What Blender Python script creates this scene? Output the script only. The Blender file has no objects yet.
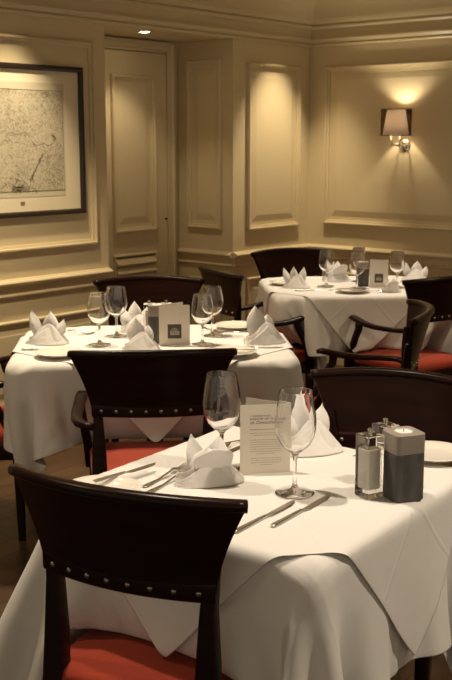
import bpy, math, random
import numpy as np
from mathutils import Vector, Matrix

random.seed(7)
PI = math.pi
sc = bpy.context.scene
COL = sc.collection
S2 = math.sqrt(.5)
TOP = .75

# ------------------------------------------------------------------ mesh helpers
class MB:
    """collects geometry, then links it as ONE mesh object"""
    def __init__(s):
        s.v, s.f, s.uv = [], [], None
    def add(s, vs, fs):
        o = len(s.v)
        s.v += [tuple(float(c) for c in p) for p in vs]
        s.f += [tuple(i + o for i in f) for f in fs]
        return s
    def box(s, x0, x1, y0, y1, z0, z1, m=None):
        vs = [(x, y, z) for z in (z0, z1) for y in (y0, y1) for x in (x0, x1)]
        if m is not None:
            vs = [m @ Vector(p) for p in vs]
        return s.add(vs, [(0, 2, 3, 1), (4, 5, 7, 6), (0, 1, 5, 4), (2, 6, 7, 3), (0, 4, 6, 2), (1, 3, 7, 5)])
    def lathe(s, prof, n=32, c=(0, 0), m=None):
        """prof: (r, z) from one end to the other; an r of 0 closes to a point"""
        vs, fs, idx = [], [], []
        for r, z in prof:
            if r < 1e-6:
                idx.append([len(vs)] * n)
                vs.append((c[0], c[1], z))
            else:
                idx.append(list(range(len(vs), len(vs) + n)))
                vs += [(c[0] + r * math.cos(2 * PI * k / n), c[1] + r * math.sin(2 * PI * k / n), z) for k in range(n)]
        for a, b in zip(idx, idx[1:]):
            for k in range(n):
                q = [a[k], a[(k + 1) % n], b[(k + 1) % n], b[k]]
                q2 = []
                for i in q:
                    if i not in q2:
                        q2.append(i)
                if len(q2) > 2:
                    fs.append(tuple(q2))
        if m is not None:
            vs = [m @ Vector(p) for p in vs]
        return s.add(vs, fs)
    def sweep(s, pts, secs, up=(0, 0, 1), n=10, power=2.0):
        """tube along pts; secs = (half width, half height) per point, superellipse section"""
        pts = [Vector(p) for p in pts]
        rings = []
        for i, p in enumerate(pts):
            t = (pts[min(i + 1, len(pts) - 1)] - pts[max(i - 1, 0)]).normalized()
            side = t.cross(Vector(up))
            side = side.normalized() if side.length > 1e-5 else Vector((1, 0, 0))
            u = side.cross(t).normalized()
            a, b = secs[i] if isinstance(secs, list) else secs
            ring = []
            for k in range(n):
                th = 2 * PI * (k + .5) / n
                cx, sx = math.cos(th), math.sin(th)
                e = 2.0 / power
                ring.append(p + side * (a * math.copysign(abs(cx) ** e, cx)) + u * (b * math.copysign(abs(sx) ** e, sx)))
            rings.append(ring)
        vs = [p for r in rings for p in r]
        fs = []
        for i in range(len(pts) - 1):
            for k in range(n):
                fs.append((i * n + k, i * n + (k + 1) % n, (i + 1) * n + (k + 1) % n, (i + 1) * n + k))
        fs.append(tuple(range(n))[::-1])
        fs.append(tuple(range((len(pts) - 1) * n, len(pts) * n)))
        return s.add(vs, fs)
    def grid(s, P, closed=False):
        """P: list of rows of points"""
        r, c = len(P), len(P[0])
        vs = [p for row in P for p in row]
        fs = []
        for i in range(r - 1):
            for j in range(c if closed else c - 1):
                fs.append((i * c + j, i * c + (j + 1) % c, (i + 1) * c + (j + 1) % c, (i + 1) * c + j))
        return s.add(vs, fs)
    def prism(s, outline, z0, z1):
        n = len(outline)
        vs = [(x, y, z0) for x, y in outline] + [(x, y, z1) for x, y in outline]
        fs = [tuple(range(n))[::-1], tuple(range(n, 2 * n))] + [(k, (k + 1) % n, n + (k + 1) % n, n + k) for k in range(n)]
        return s.add(vs, fs)
    def build(s, name, mat, parent=None, smooth=False, bevel=0, seg=2, subsurf=0, solid=0, auto=None, fix=True):
        me = bpy.data.meshes.new(name)
        me.from_pydata(s.v, [], s.f)
        me.validate()
        if fix:
            import bmesh
            bm = bmesh.new(); bm.from_mesh(me)
            bmesh.ops.recalc_face_normals(bm, faces=bm.faces)
            bm.to_mesh(me); bm.free()
        if s.uv is not None:
            lay = me.uv_layers.new(name='UVMap')
            vi = np.empty(len(me.loops), dtype=np.int32); me.loops.foreach_get('vertex_index', vi)
            lay.data.foreach_set('uv', s.uv[vi].astype(np.float32).ravel())
        o = bpy.data.objects.new(name, me)
        COL.objects.link(o)
        if mat: me.materials.append(mat)
        if parent: o.parent = parent
        if smooth or bevel or subsurf:
            me.polygons.foreach_set('use_smooth', [True] * len(me.polygons))
        if auto:
            me.set_sharp_from_angle(angle=math.radians(auto))
        if solid:
            md = o.modifiers.new('solid', 'SOLIDIFY'); md.thickness = solid; md.offset = 0
        if bevel:
            md = o.modifiers.new('edge', 'BEVEL'); md.width = bevel; md.segments = seg; md.limit_method = 'ANGLE'; md.angle_limit = .6
            md = o.modifiers.new('wn', 'WEIGHTED_NORMAL')
        if subsurf:
            md = o.modifiers.new('sub', 'SUBSURF'); md.levels = subsurf; md.render_levels = subsurf
        return o

def tag(o, label=None, cat=None, group=None, kind=None):
    if label: o['label'] = label
    if cat: o['category'] = cat
    if group: o['group'] = group
    if kind: o['kind'] = kind
    return o

def thing(name, loc, rz=0, label=None, cat=None, group=None):
    o = bpy.data.objects.new(name, None)
    o.empty_display_size = .05
    COL.objects.link(o)
    o.location = loc; o.rotation_euler = (0, 0, rz)
    return tag(o, label, cat, group)

def copy_tree(o, parent=None):
    c = o.copy(); COL.objects.link(c)
    if parent: c.parent = parent
    for ch in list(o.children):
        copy_tree(ch, c)
    return c

def struct(o):
    o['kind'] = 'structure'
    return o

def ab(a, b, z=0):            # the axes along which the two far tables stand, 45 degrees off the walls
    return ((a + b) * S2, (b - a) * S2, z)

def rad(d): return math.radians(d)

# ------------------------------------------------------------------ materials
def mat(name, col=(.5, .5, .5), rough=.5, **kw):
    m = bpy.data.materials.new(name); m.use_nodes = True
    b = m.node_tree.nodes['Principled BSDF']
    b.inputs['Base Color'].default_value = (*col, 1)
    b.inputs['Roughness'].default_value = rough
    for k, v in kw.items():
        b.inputs[k.replace('_', ' ')].default_value = v
    return m

def nt(m): return m.node_tree.nodes, m.node_tree.links, m.node_tree.nodes['Principled BSDF']

def add_bump(m, scale=200, strength=.2, dist=.001, detail=3, coord='Object', vec_scale=(1, 1, 1)):
    N, L, b = nt(m)
    tc = N.new('ShaderNodeTexCoord'); mp = N.new('ShaderNodeMapping'); mp.inputs['Scale'].default_value = vec_scale
    no = N.new('ShaderNodeTexNoise'); no.inputs['Scale'].default_value = scale; no.inputs['Detail'].default_value = detail
    bp = N.new('ShaderNodeBump'); bp.inputs['Strength'].default_value = strength; bp.inputs['Distance'].default_value = dist
    L.new(tc.outputs[coord], mp.inputs['Vector']); L.new(mp.outputs['Vector'], no.inputs['Vector'])
    L.new(no.outputs['Fac'], bp.inputs['Height']); L.new(bp.outputs['Normal'], b.inputs['Normal'])
    return no, bp

def noise_color(m, c1, c2, scale=8, detail=4, vec_scale=(1, 1, 1), coord='Object', lo=.35, hi=.65):
    N, L, b = nt(m)
    tc = N.new('ShaderNodeTexCoord'); mp = N.new('ShaderNodeMapping'); mp.inputs['Scale'].default_value = vec_scale
    no = N.new('ShaderNodeTexNoise'); no.inputs['Scale'].default_value = scale; no.inputs['Detail'].default_value = detail
    cr = N.new('ShaderNodeValToRGB')
    cr.color_ramp.elements[0].position = lo; cr.color_ramp.elements[0].color = (*c1, 1)
    cr.color_ramp.elements[1].position = hi; cr.color_ramp.elements[1].color = (*c2, 1)
    L.new(tc.outputs[coord], mp.inputs['Vector']); L.new(mp.outputs['Vector'], no.inputs['Vector'])
    L.new(no.outputs['Fac'], cr.inputs['Fac']); L.new(cr.outputs['Color'], b.inputs['Base Color'])

M = {}
M['paint'] = mat('cream_wall_paint', (.63, .535, .345), .42)
add_bump(M['paint'], 60, .05, .001)
M['ceil'] = mat('cream_ceiling_paint', (.66, .56, .37), .6)
M['floor'] = mat('dark_oak_boards', (.1, .05, .02), .38)
def floor_nodes():
    m = M['floor']; N, L, b = nt(m)
    tc = N.new('ShaderNodeTexCoord'); mp = N.new('ShaderNodeMapping'); mp.inputs['Rotation'].default_value = (0, 0, 0)
    br = N.new('ShaderNodeTexBrick'); br.inputs['Scale'].default_value = 1
    br.inputs['Brick Width'].default_value = 1.2; br.inputs['Row Height'].default_value = .11
    br.inputs['Mortar Size'].default_value = .003
    br.inputs['Color1'].default_value = (.12, .06, .025, 1); br.inputs['Color2'].default_value = (.075, .036, .014, 1)
    br.inputs['Mortar'].default_value = (.015, .008, .004, 1)
    no = N.new('ShaderNodeTexNoise'); no.inputs['Scale'].default_value = 6; no.inputs['Detail'].default_value = 6
    mp2 = N.new('ShaderNodeMapping'); mp2.inputs['Scale'].default_value = (1, 14, 1)
    mx = N.new('ShaderNodeMix'); mx.data_type = 'RGBA'; mx.blend_type = 'MULTIPLY'; mx.inputs[0].default_value = .6
    L.new(tc.outputs['Object'], mp.inputs['Vector']); L.new(mp.outputs['Vector'], br.inputs['Vector'])
    L.new(tc.outputs['Object'], mp2.inputs['Vector']); L.new(mp2.outputs['Vector'], no.inputs['Vector'])
    L.new(br.outputs['Color'], mx.inputs[6]); L.new(no.outputs['Fac'], mx.inputs[7])
    L.new(mx.outputs[2], b.inputs['Base Color'])
floor_nodes()

def wood(name, c1, c2, rough=.3):
    m = mat(name, c1, rough)
    noise_color(m, c1, c2, 5, 6, (1, 1, 9), lo=.3, hi=.75)
    b = m.node_tree.nodes['Principled BSDF']
    b.inputs['Specular IOR Level'].default_value = .16
    b.inputs['Coat Weight'].default_value = .05; b.inputs['Coat Roughness'].default_value = .22
    return m
M['wood'] = wood('dark_mahogany', (.009, .0024, .0018), (.020, .005, .0033))
M['wood_leg'] = wood('dark_mahogany_frame', (.009, .0033, .0022), (.020, .0065, .004))
M['stud'] = mat('aged_steel_studs', (.35, .32, .28), .35, Metallic=1)
M['red'] = mat('red_upholstery', (.32, .028, .005), .9, Sheen_Weight=.1)
add_bump(M['red'], 500, .3, .001)

def linen(name, col, crease=0.0):
    m = mat(name, col, .78, Sheen_Weight=.15)
    N, L, b = nt(m)
    tc = N.new('ShaderNodeTexCoord')
    no = N.new('ShaderNodeTexNoise'); no.inputs['Scale'].default_value = 9; no.inputs['Detail'].default_value = 3
    wv = N.new('ShaderNodeTexNoise'); wv.inputs['Scale'].default_value = 700; wv.inputs['Detail'].default_value = 1
    L.new(tc.outputs['Object'], no.inputs['Vector']); L.new(tc.outputs['Object'], wv.inputs['Vector'])
    ad = N.new('ShaderNodeMath'); ad.operation = 'MULTIPLY_ADD'; ad.inputs[1].default_value = .06
    L.new(wv.outputs['Fac'], ad.inputs[0]); L.new(no.outputs['Fac'], ad.inputs[2])
    h = ad
    if crease:
        # pressed-in fold lines of a laundered cloth, in the cloth's own coordinates
        sp = N.new('ShaderNodeSeparateXYZ'); L.new(tc.outputs['UV'], sp.inputs[0])
        for ax in (0, 1):
            for pos in (.25, .5, .75):
                s = N.new('ShaderNodeMath'); s.operation = 'SUBTRACT'; s.inputs[1].default_value = pos
                a = N.new('ShaderNodeMath'); a.operation = 'ABSOLUTE'
                r = N.new('ShaderNodeMapRange'); r.inputs['From Min'].default_value = 0; r.inputs['From Max'].default_value = .008
                r.inputs['To Min'].default_value = crease; r.inputs['To Max'].default_value = 0
                q = N.new('ShaderNodeMath'); q.operation = 'ADD'
                L.new(sp.outputs[ax], s.inputs[0]); L.new(s.outputs[0], a.inputs[0]); L.new(a.outputs[0], r.inputs['Value'])
                L.new(h.outputs[0], q.inputs[0]); L.new(r.outputs['Result'], q.inputs[1]); h = q
    bp = N.new('ShaderNodeBump'); bp.inputs['Strength'].default_value = .35; bp.inputs['Distance'].default_value = .008
    L.new(h.outputs[0], bp.inputs['Height']); L.new(bp.outputs['Normal'], b.inputs['Normal'])
    return m
M['cloth'] = linen('white_table_linen', (.76, .735, .70), .35)
M['napkin'] = linen('white_napkin_linen', (.80, .775, .745))
M['china'] = mat('white_china', (.78, .74, .66), .12)
M['steel'] = mat('polished_cutlery_steel', (.68, .65, .60), .27, Metallic=1)
M['chrome'] = mat('chrome', (.75, .72, .66), .12, Metallic=1)
M['card'] = mat('cream_card', (.76, .69, .59), .7)
M['ink'] = mat('dark_brown_ink', (.10, .07, .045), .7)
M['ink_soft'] = mat('brown_small_print', (.36, .30, .23), .7)
M['logo'] = mat('dark_taupe_print', (.07, .055, .045), .6)
M['logo_mark'] = mat('pale_print', (.55, .48, .38), .6)
M['slate'] = mat('grey_slate', (.07, .066, .062), .8)
noise_color(M['slate'], (.05, .047, .043), (.115, .108, .10), 22, 5, (1, 1, .35)); add_bump(M['slate'], 90, .5, .002)
M['frost'] = mat('frosted_glass', (.40, .35, .30), .45, Transmission_Weight=.35, IOR=1.2)
M['wax'] = mat('white_wax', (.85, .82, .74), .5, Subsurface_Weight=.3)
M['salt'] = mat('coarse_white_salt', (.85, .82, .76), .9); add_bump(M['salt'], 260, .6, .003)
M['pepper'] = mat('mixed_peppercorns', (.12, .08, .05), .9)
noise_color(M['pepper'], (.03, .02, .015), (.30, .22, .14), 240, 2, lo=.45, hi=.6)
M['amber'] = mat('amber_grinder_base', (.55, .33, .12), .35)
M['glass'] = mat('clear_glass', (1, 1, 1), 0.0, Transmission_Weight=1, IOR=1.45)
M['acrylic'] = mat('clear_acrylic', (.98, .97, .95), .02, Transmission_Weight=1, IOR=1.36)
M['iron'] = mat('black_iron', (.02, .018, .016), .5)
M['frame'] = mat('dark_picture_frame', (.022, .014, .009), .35)
M['mat_board'] = mat('cream_mount_board', (.78, .70, .51), .8)
M['shade_in'] = mat('cream_lampshade', (.70, .60, .50), .8)
M['gap'] = mat('dark_gap', (.03, .02, .01), .8)

def shade_nodes():
    m = M['shade_in']; N, L, b = nt(m)
    out = N['Material Output']
    tr = N.new('ShaderNodeBsdfTranslucent'); tr.inputs['Color'].default_value = (.9, .84, .78, 1)
    mx = N.new('ShaderNodeMixShader'); mx.inputs[0].default_value = .24
    L.new(b.outputs[0], mx.inputs[1]); L.new(tr.outputs[0], mx.inputs[2]); L.new(mx.outputs[0], out.inputs[0])
    m2 = M['shade_out'] = mat('dark_organza', (.03, .018, .012), .7)
    N, L, b = nt(m2); out = N['Material Output']
    tp = N.new('ShaderNodeBsdfTransparent'); tp.inputs['Color'].default_value = (.82, .77, .72, 1)
    mx = N.new('ShaderNodeMixShader'); mx.inputs[0].default_value = .78
    L.new(b.outputs[0], mx.inputs[1]); L.new(tp.outputs[0], mx.inputs[2]); L.new(mx.outputs[0], out.inputs[0])
    m3 = M['pane'] = mat('picture_glass', (1, 1, 1), .02)
    N, L, b = nt(m3); out = N['Material Output']
    tp = N.new('ShaderNodeBsdfTransparent'); gl = N.new('ShaderNodeBsdfGlossy'); gl.inputs['Roughness'].default_value = .02
    mx = N.new('ShaderNodeMixShader'); mx.inputs[0].default_value = .03
    L.new(tp.outputs[0], mx.inputs[1]); L.new(gl.outputs[0], mx.inputs[2]); L.new(mx.outputs[0], out.inputs[0])
shade_nodes()

def map_nodes():
    m = M['map'] = mat('engraved_map_paper', (.6, .55, .4), .8)
    N, L, b = nt(m)
    tc = N.new('ShaderNodeTexCoord')
    def tex(scale, detail, dist, lo, hi, vor=False):
        if vor:
            t = N.new('ShaderNodeTexVoronoi'); t.feature = 'DISTANCE_TO_EDGE'; t.inputs['Scale'].default_value = scale
            nz = N.new('ShaderNodeTexNoise'); nz.inputs['Scale'].default_value = 12; nz.inputs['Detail'].default_value = 4
            mv = N.new('ShaderNodeMix'); mv.data_type = 'VECTOR'; mv.inputs[0].default_value = .12
            L.new(tc.outputs['Object'], nz.inputs['Vector']); L.new(tc.outputs['Object'], mv.inputs[4]); L.new(nz.outputs['Color'], mv.inputs[5])
            L.new(mv.outputs[1], t.inputs['Vector']); o = t.outputs['Distance']
        else:
            t = N.new('ShaderNodeTexNoise'); t.inputs['Scale'].default_value = scale; t.inputs['Detail'].default_value = detail; t.inputs['Distortion'].default_value = dist
            L.new(tc.outputs['Object'], t.inputs['Vector']); o = t.outputs['Fac']
        r = N.new('ShaderNodeMapRange'); r.inputs['From Min'].default_value = lo; r.inputs['From Max'].default_value = hi
        L.new(o, r.inputs['Value']); return r.outputs['Result']
    a = tex(11, 0, 0, 0, .03, True)          # rivers and roads
    c = tex(60, 5, 1.5, .38, .55)            # hachures
    d = tex(6, 3, .5, .35, .65)              # broad tone of the sheet
    m1 = N.new('ShaderNodeMath'); m1.operation = 'MULTIPLY_ADD'; m1.inputs[1].default_value = .25
    L.new(a, m1.inputs[0]); m1.inputs[2].default_value = 0
    m2 = N.new('ShaderNodeMath'); m2.operation = 'MULTIPLY_ADD'; m2.inputs[1].default_value = .55; L.new(c, m2.inputs[0]); L.new(m1.outputs[0], m2.inputs[2])
    m3 = N.new('ShaderNodeMath'); m3.operation = 'MULTIPLY_ADD'; m3.inputs[1].default_value = .25; L.new(d, m3.inputs[0]); L.new(m2.outputs[0], m3.inputs[2])
    cr = N.new('ShaderNodeValToRGB')
    cr.color_ramp.elements[0].position = .1; cr.color_ramp.elements[0].color = (.235, .205, .14, 1)
    cr.color_ramp.elements[1].position = .95; cr.color_ramp.elements[1].color = (.56, .51, .37, 1)
    L.new(m3.outputs[0], cr.inputs['Fac']); L.new(cr.outputs['Color'], b.inputs['Base Color'])
map_nodes()

# ------------------------------------------------------------------ the room
CEIL = 2.56
AX0, AX1, AD = -1.93, -.825, .48      # alcove
SOFF = 2.192
def wall(name, *b):
    return struct(MB().box(*b).build(name, M['paint']))
struct(MB().box(-8.5, .1, -8.5, .6, -.1, 0).build('floor', M['floor']))
struct(MB().box(-8.5, .1, -8.5, .6, CEIL, CEIL + .1).build('ceiling', M['ceil']))
wall('wall_left', -8.5, AX0, 0, .6, 0, CEIL)
wall('wall_center', AX1, .1, 0, .6, 0, CEIL)
wall('wall_alcove_back', AX0, AX1, AD, .6, 0, CEIL)
wall('wall_lintel', AX0, AX1, 0, AD, SOFF, CEIL)
wall('wall_right', 0, .1, -8.5, 0, 0, CEIL)

def on_left(u, z, d): return (u, -d, z)
def on_right(u, z, d): return (-d, u, z)
def on_alc(u, z, d): return (AX1 - d, u, z)
def on_back(u, z, d): return (u, AD - d, z)

def ring_panel(f, u0, u1, z0, z1, prof):
    mb = MB(); vs = []; fs = []
    for i, d in prof:
        a, b_, c, e = u0 + i, u1 - i, z0 + i, z1 - i
        vs += [f(a, c, d), f(b_, c, d), f(b_, e, d), f(a, e, d)]
    for k in range(len(prof) - 1):
        for j in range(4):
            fs.append((k * 4 + j, k * 4 + (j + 1) % 4, k * 4 + 4 + (j + 1) % 4, k * 4 + 4 + j))
    k = (len(prof) - 1) * 4
    fs.append((k, k + 1, k + 2, k + 3))
    return mb.add(vs, fs)
MOULD = [(0, 0), (.0005, .018), (.006, .026), (.014, .026), (.0155, .013), (.026, .011), (.030, .0105), (.0305, .001)]
RAISED = MOULD + [(.055, .001), (.062, .003), (.095, .009), (.10, .009)]
FLATP = MOULD + [(.04, .001)]
LOW = [(0, 0), (.0005, .010), (.006, .017), (.014, .017), (.0155, .004), (.05, .001), (.08, .009), (.085, .009)]
TN = [0]
def trim(mb, **k):
    TN[0] += 1
    return struct(mb.build('trim_%d' % TN[0], M['paint'], **k))

trim(ring_panel(on_left, -3.75, -2.027, .985, 2.085, FLATP))
trim(ring_panel(on_left, -5.6, -3.95, .985, 2.085, FLATP))
trim(ring_panel(on_left, -3.75, -2.01, .16, .62, LOW))
trim(ring_panel(on_left, -.69, -.125, .975, 2.055, RAISED))
trim(ring_panel(on_left, -.69, -.125, .16, .66, LOW))
trim(ring_panel(on_right, -2.7, -.145, .99, 2.055, RAISED))
trim(ring_panel(on_right, -2.7, -.145, .16, .66, LOW))
trim(ring_panel(on_alc, .09, .387, .985, 2.072, RAISED))
trim(ring_panel(on_alc, .09, .387, .16, .66, LOW))

def profile_run(f, u0, u1, prof):
    mb = MB(); n = len(prof)
    vs = [f(u0, z, d) for z, d in prof] + [f(u1, z, d) for z, d in prof]
    fs = [(k, k + 1, n + k + 1, n + k) for k in range(n - 1)] + [tuple(range(n)), tuple(range(n, 2 * n))[::-1], (0, n, 2 * n - 1, n - 1)]
    return mb.add(vs, fs)
DADO = [(.745, 0), (.746, .012), (.752, .017), (.759, .015), (.763, .008), (.802, .008), (.805, .02), (.812, .031), (.822, .035), (.830, .031), (.834, .016), (.840, .012), (.842, 0)]
BASE = [(0, 0), (0, .02), (.10, .02), (.115, .014), (.125, .006), (.126, 0)]
for P in (DADO, BASE):
    base = P is BASE
    nm = iter(('left', 'center', 'right', 'alcove'))
    for f, a, b_ in ((on_left, -8.5, AX0), (on_left, AX1, 0), (on_right, -8.5, 0), (on_alc, .0, AD)):
        mb = profile_run(f, a, b_, P)
        s = next(nm)
        if base: struct(mb.build('baseboard_' + s, M['paint']))
        else: trim(mb)

# cornice: stepped frieze, then a cove rising into the ceiling, mitred at the corner
CORN = [(2.190, 0), (2.190, .012), (2.198, .019), (2.206, .019), (2.206, .010), (2.211, .010), (2.212, .026), (2.230, .042), (2.240, .043),
        (2.240, .024), (2.300, .024), (2.300, .042), (2.312, .054), (2.322, .054), (2.322, .044), (2.328, .044), (2.330, .062), (2.352, .076), (2.362, .076), (2.362, .085)]
for k in range(1, 9):
    t = k / 8 * PI / 2
    CORN.append((2.362 + .165 * math.sin(t), .085 + .165 * (1 - math.cos(t))))
CORN += [(2.54, .27), (CEIL, .275), (CEIL, 0)]
def cornice():
    mb = MB(); n = len(CORN)
    vs = [(-8.5, -d, z) for z, d in CORN] + [(-d, -d, z) for z, d in CORN] + [(-d, -8.5, z) for z, d in CORN]
    fs = []
    for s_ in (0, n):
        fs += [(s_ + k, s_ + k + 1, s_ + n + k + 1, s_ + n + k) for k in range(n - 1)]
    return mb.add(vs, fs)
trim(cornice(), smooth=True, auto=35)

# door in the alcove
def door():
    d = struct(MB().box(-1.585, -.965, AD - .03, AD - .002, .01, 2.11).build('door_1', M['paint'], bevel=.003))
    f = lambda u, z, dd: (u, AD - .03 - dd, z)
    ring_panel(f, -1.468, -1.082, .98, 1.96, RAISED).build('door_panel', M['paint'], d)
    v = MB()
    for z in (.655, .711, .767):
        vs = [f(u, zz, dd) for u in (-1.452, -1.098) for zz, dd in ((z, .002), (z, .026), (z + .010, .028), (z + .048, .004))]
        v.add(vs, [(0, 1, 5, 4), (1, 2, 6, 5), (2, 3, 7, 6), (3, 0, 4, 7), (0, 3, 2, 1), (4, 5, 6, 7)])
    v.build('louvre_vent', M['paint'], d)
    ring_panel(f, -1.470, -1.080, .632, .842, [(0, 0), (.002, .010), (.010, .014), (.018, .010), (.02, 0)]).build('vent_frame', M['paint'], d)
    ring_panel(f, -1.468, -1.082, .15, .57, RAISED).build('door_panel', M['paint'], d)
    k = MB().lathe([(0, 0), (.004, .001), (.004, .008), (.007, .011), (.007, .015), (.005, .018), (0, .019)], 16, m=Matrix.Translation((-.99, AD - .03, 1.05)) @ Matrix.Rotation(PI / 2, 4, 'X'))
    k.build('door_knob', M['gap'], d, smooth=True)
door()
def architrave():
    mb = MB(); pf = [(0, 0), (0, .034), (.010, .036), (.018, .028), (.045, .030), (.052, .040), (.066, .040), (.072, .030), (.072, 0)]
    u0, u1, z1 = -1.590, -.960, 2.115
    vs = []; n = len(pf)
    for (su, uu, zz) in ((-1, u0, 0), (-1, u0, z1), (1, u1, z1), (1, u1, 0)):
        for o, d in pf:
            vs.append((uu + su * o, AD - d, zz + (o if zz else 0)))
    fs = []
    for s_ in range(3):
        fs += [(s_ * n + k, s_ * n + k + 1, s_ * n + n + k + 1, s_ * n + n + k) for k in range(n - 1)]
    return mb.add(vs, fs)
trim(architrave())
# dado inside the alcove beside the door frame is short: the frame runs into the side wall

# recessed downlight in the alcove soffit
def downlight(x, y, z, label):
    t = thing('recessed_downlight', (x, y, z), 0, label, 'ceiling light')
    MB().lathe([(.030, .02), (.032, -.001), (.036, -.006), (.048, -.004), (.050, 0)], 32).build('trim_ring', M['china'], t, smooth=True)
    e = mat('lit_lamp_face', (1, .9, .7), .5)
    b = e.node_tree.nodes['Principled BSDF']; b.inputs['Emission Color'].default_value = (1, .80, .52, 1); b.inputs['Emission Strength'].default_value = 22
    MB().lathe([(0, -.003), (.028, -.003), (.031, .004)], 32).build('lamp_lens', e, t, smooth=True)
    return t
downlight(-1.482, .132, SOFF, 'small round lit downlight recessed in the soffit above the alcove door')

# framed map on the left wall
def picture():
    x0, x1, z0, z1 = -2.97, -2.115, 1.163, 1.945
    cx, cz = (x0 + x1) / 2, (z0 + z1) / 2
    t = thing('framed_map', (cx, -.003, z0), 0, 'large framed antique map with cream mount on the panelled wall', 'picture')
    f = lambda u, z, d: (u - cx, -d, z - z0)
    prof = [(0, 0), (0, .022), (.003, .026), (.016, .026), (.024, .022), (.028, .012), (.028, .006)]
    mb = MB(); vs = []; fs = []
    for i, d in prof:
        vs += [f(x0 + i, z0 + i, d), f(x1 - i, z0 + i, d), f(x1 - i, z1 - i, d), f(x0 + i, z1 - i, d)]
    for k in range(len(prof) - 1):
        for j in range(4): fs.append((k * 4 + j, k * 4 + (j + 1) % 4, k * 4 + 4 + (j + 1) % 4, k * 4 + 4 + j))
    mb.add(vs, fs).build('frame', M['frame'], t)
    g = .02
    MB().box(x0 - cx + g, x1 - cx - g, -.008, -.001, g, z1 - z0 - g).build('mount_board', M['mat_board'], t)
    m0, m1, n0, n1 = -2.86, -2.246, 1.266, 1.855
    sh = MB().box(m0 - cx, m1 - cx, -.0092, -.0082, n0 - z0, n1 - z0).build('paper_margin', mat('aged_map_margin', (.60, .55, .40), .8), t)
    MB().box(m0 - cx + .028, m1 - cx - .014, -.0098, -.0093, n0 - z0 + .032, n1 - z0 - .042).build('map_print', M['map'], t)
    ln = MB()
    a, b_, c, d_ = m0 - cx + .024, m1 - cx - .010, n0 - z0 + .028, n1 - z0 - .038
    w = .0022
    for q in ((a, b_, c, c + w), (a, b_, d_ - w, d_), (a, a + w, c, d_), (b_ - w, b_, c, d_)):
        ln.box(q[0], q[1], -.0103, -.0099, q[2], q[3])
    ln.build('plate_line', mat('map_line_ink', (.12, .10, .06), .8), t)
    # engraved cartouche and compass marks at the foot of the map
    rnd = random.Random(3); ikm = mat('map_engraving_ink', (.16, .14, .09), .8)
    ik = MB()
    def done(nm):
        nonlocal ik
        ik.build(nm, ikm, t); ik = MB()
    def dash(x, z, l, th, a_):
        m = Matrix.Translation((x - cx, -.0101, z - z0)) @ Matrix.Rotation(a_, 4, 'Y')
        ik.box(-l / 2, l / 2, -.0002, .0002, -th / 2, th / 2, m)
    for k in range(60):
        dash(-2.565 + rnd.gauss(0, .045), 1.295 + abs(rnd.gauss(0, .03)), rnd.uniform(.01, .04), .003, rnd.uniform(-1.2, 1.2))
    done('cartouche')
    for k in range(26):
        q = k / 26; dash(-2.49 + .09 * q, 1.35 + .14 * q, .018, .0035, -1.0 + rnd.uniform(-.9, .9))
    done('engraved_staff')
    for k in range(30):
        an = k / 30 * 2 * PI; rr = .035 + .012 * (k % 3)
        dash(-2.33 + rr * math.cos(an), 1.37 + rr * math.sin(an), .016, .0028, -an + 1.2)
    done('compass_rose')
    for q in ((-2.31, 1.57), (-2.70, 1.69), (-2.72, 1.36), (-2.36, 1.80)):
        
        for k in range(8): dash(q[0] + rnd.gauss(0, .012), q[1] + rnd.gauss(0, .01), .018, .003, rnd.uniform(-1, 1))
        done('engraved_forest')
    px, pz = -2.77, 1.55
    for k in range(60):                     # the long winding river
        nx = px + .0075; nz = 1.565 + .035 * math.sin(nx * 19) + .012 * math.sin(nx * 57)
        dash((px + nx) / 2, (pz + nz) / 2, .0105, .004, -math.atan2(nz - pz, nx - px)); px, pz = nx, nz
        if px > -2.28: break
    ik.build('river_line', mat('faded_map_ink', (.30, .265, .18), .8), t)
    MB().box(-2.545 - .014 - cx, -2.545 + .014 - cx, -.0095, -.0081, 1.234 - z0 - .009, 1.234 - z0 + .009).build('mount_label', mat('small_dark_label', (.22, .17, .09), .8), t)
    MB().box(x0 - cx + g, x1 - cx - g, -.0135, -.0125, g, z1 - z0 - g).build('glass_pane', M['pane'], t)
picture()

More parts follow.
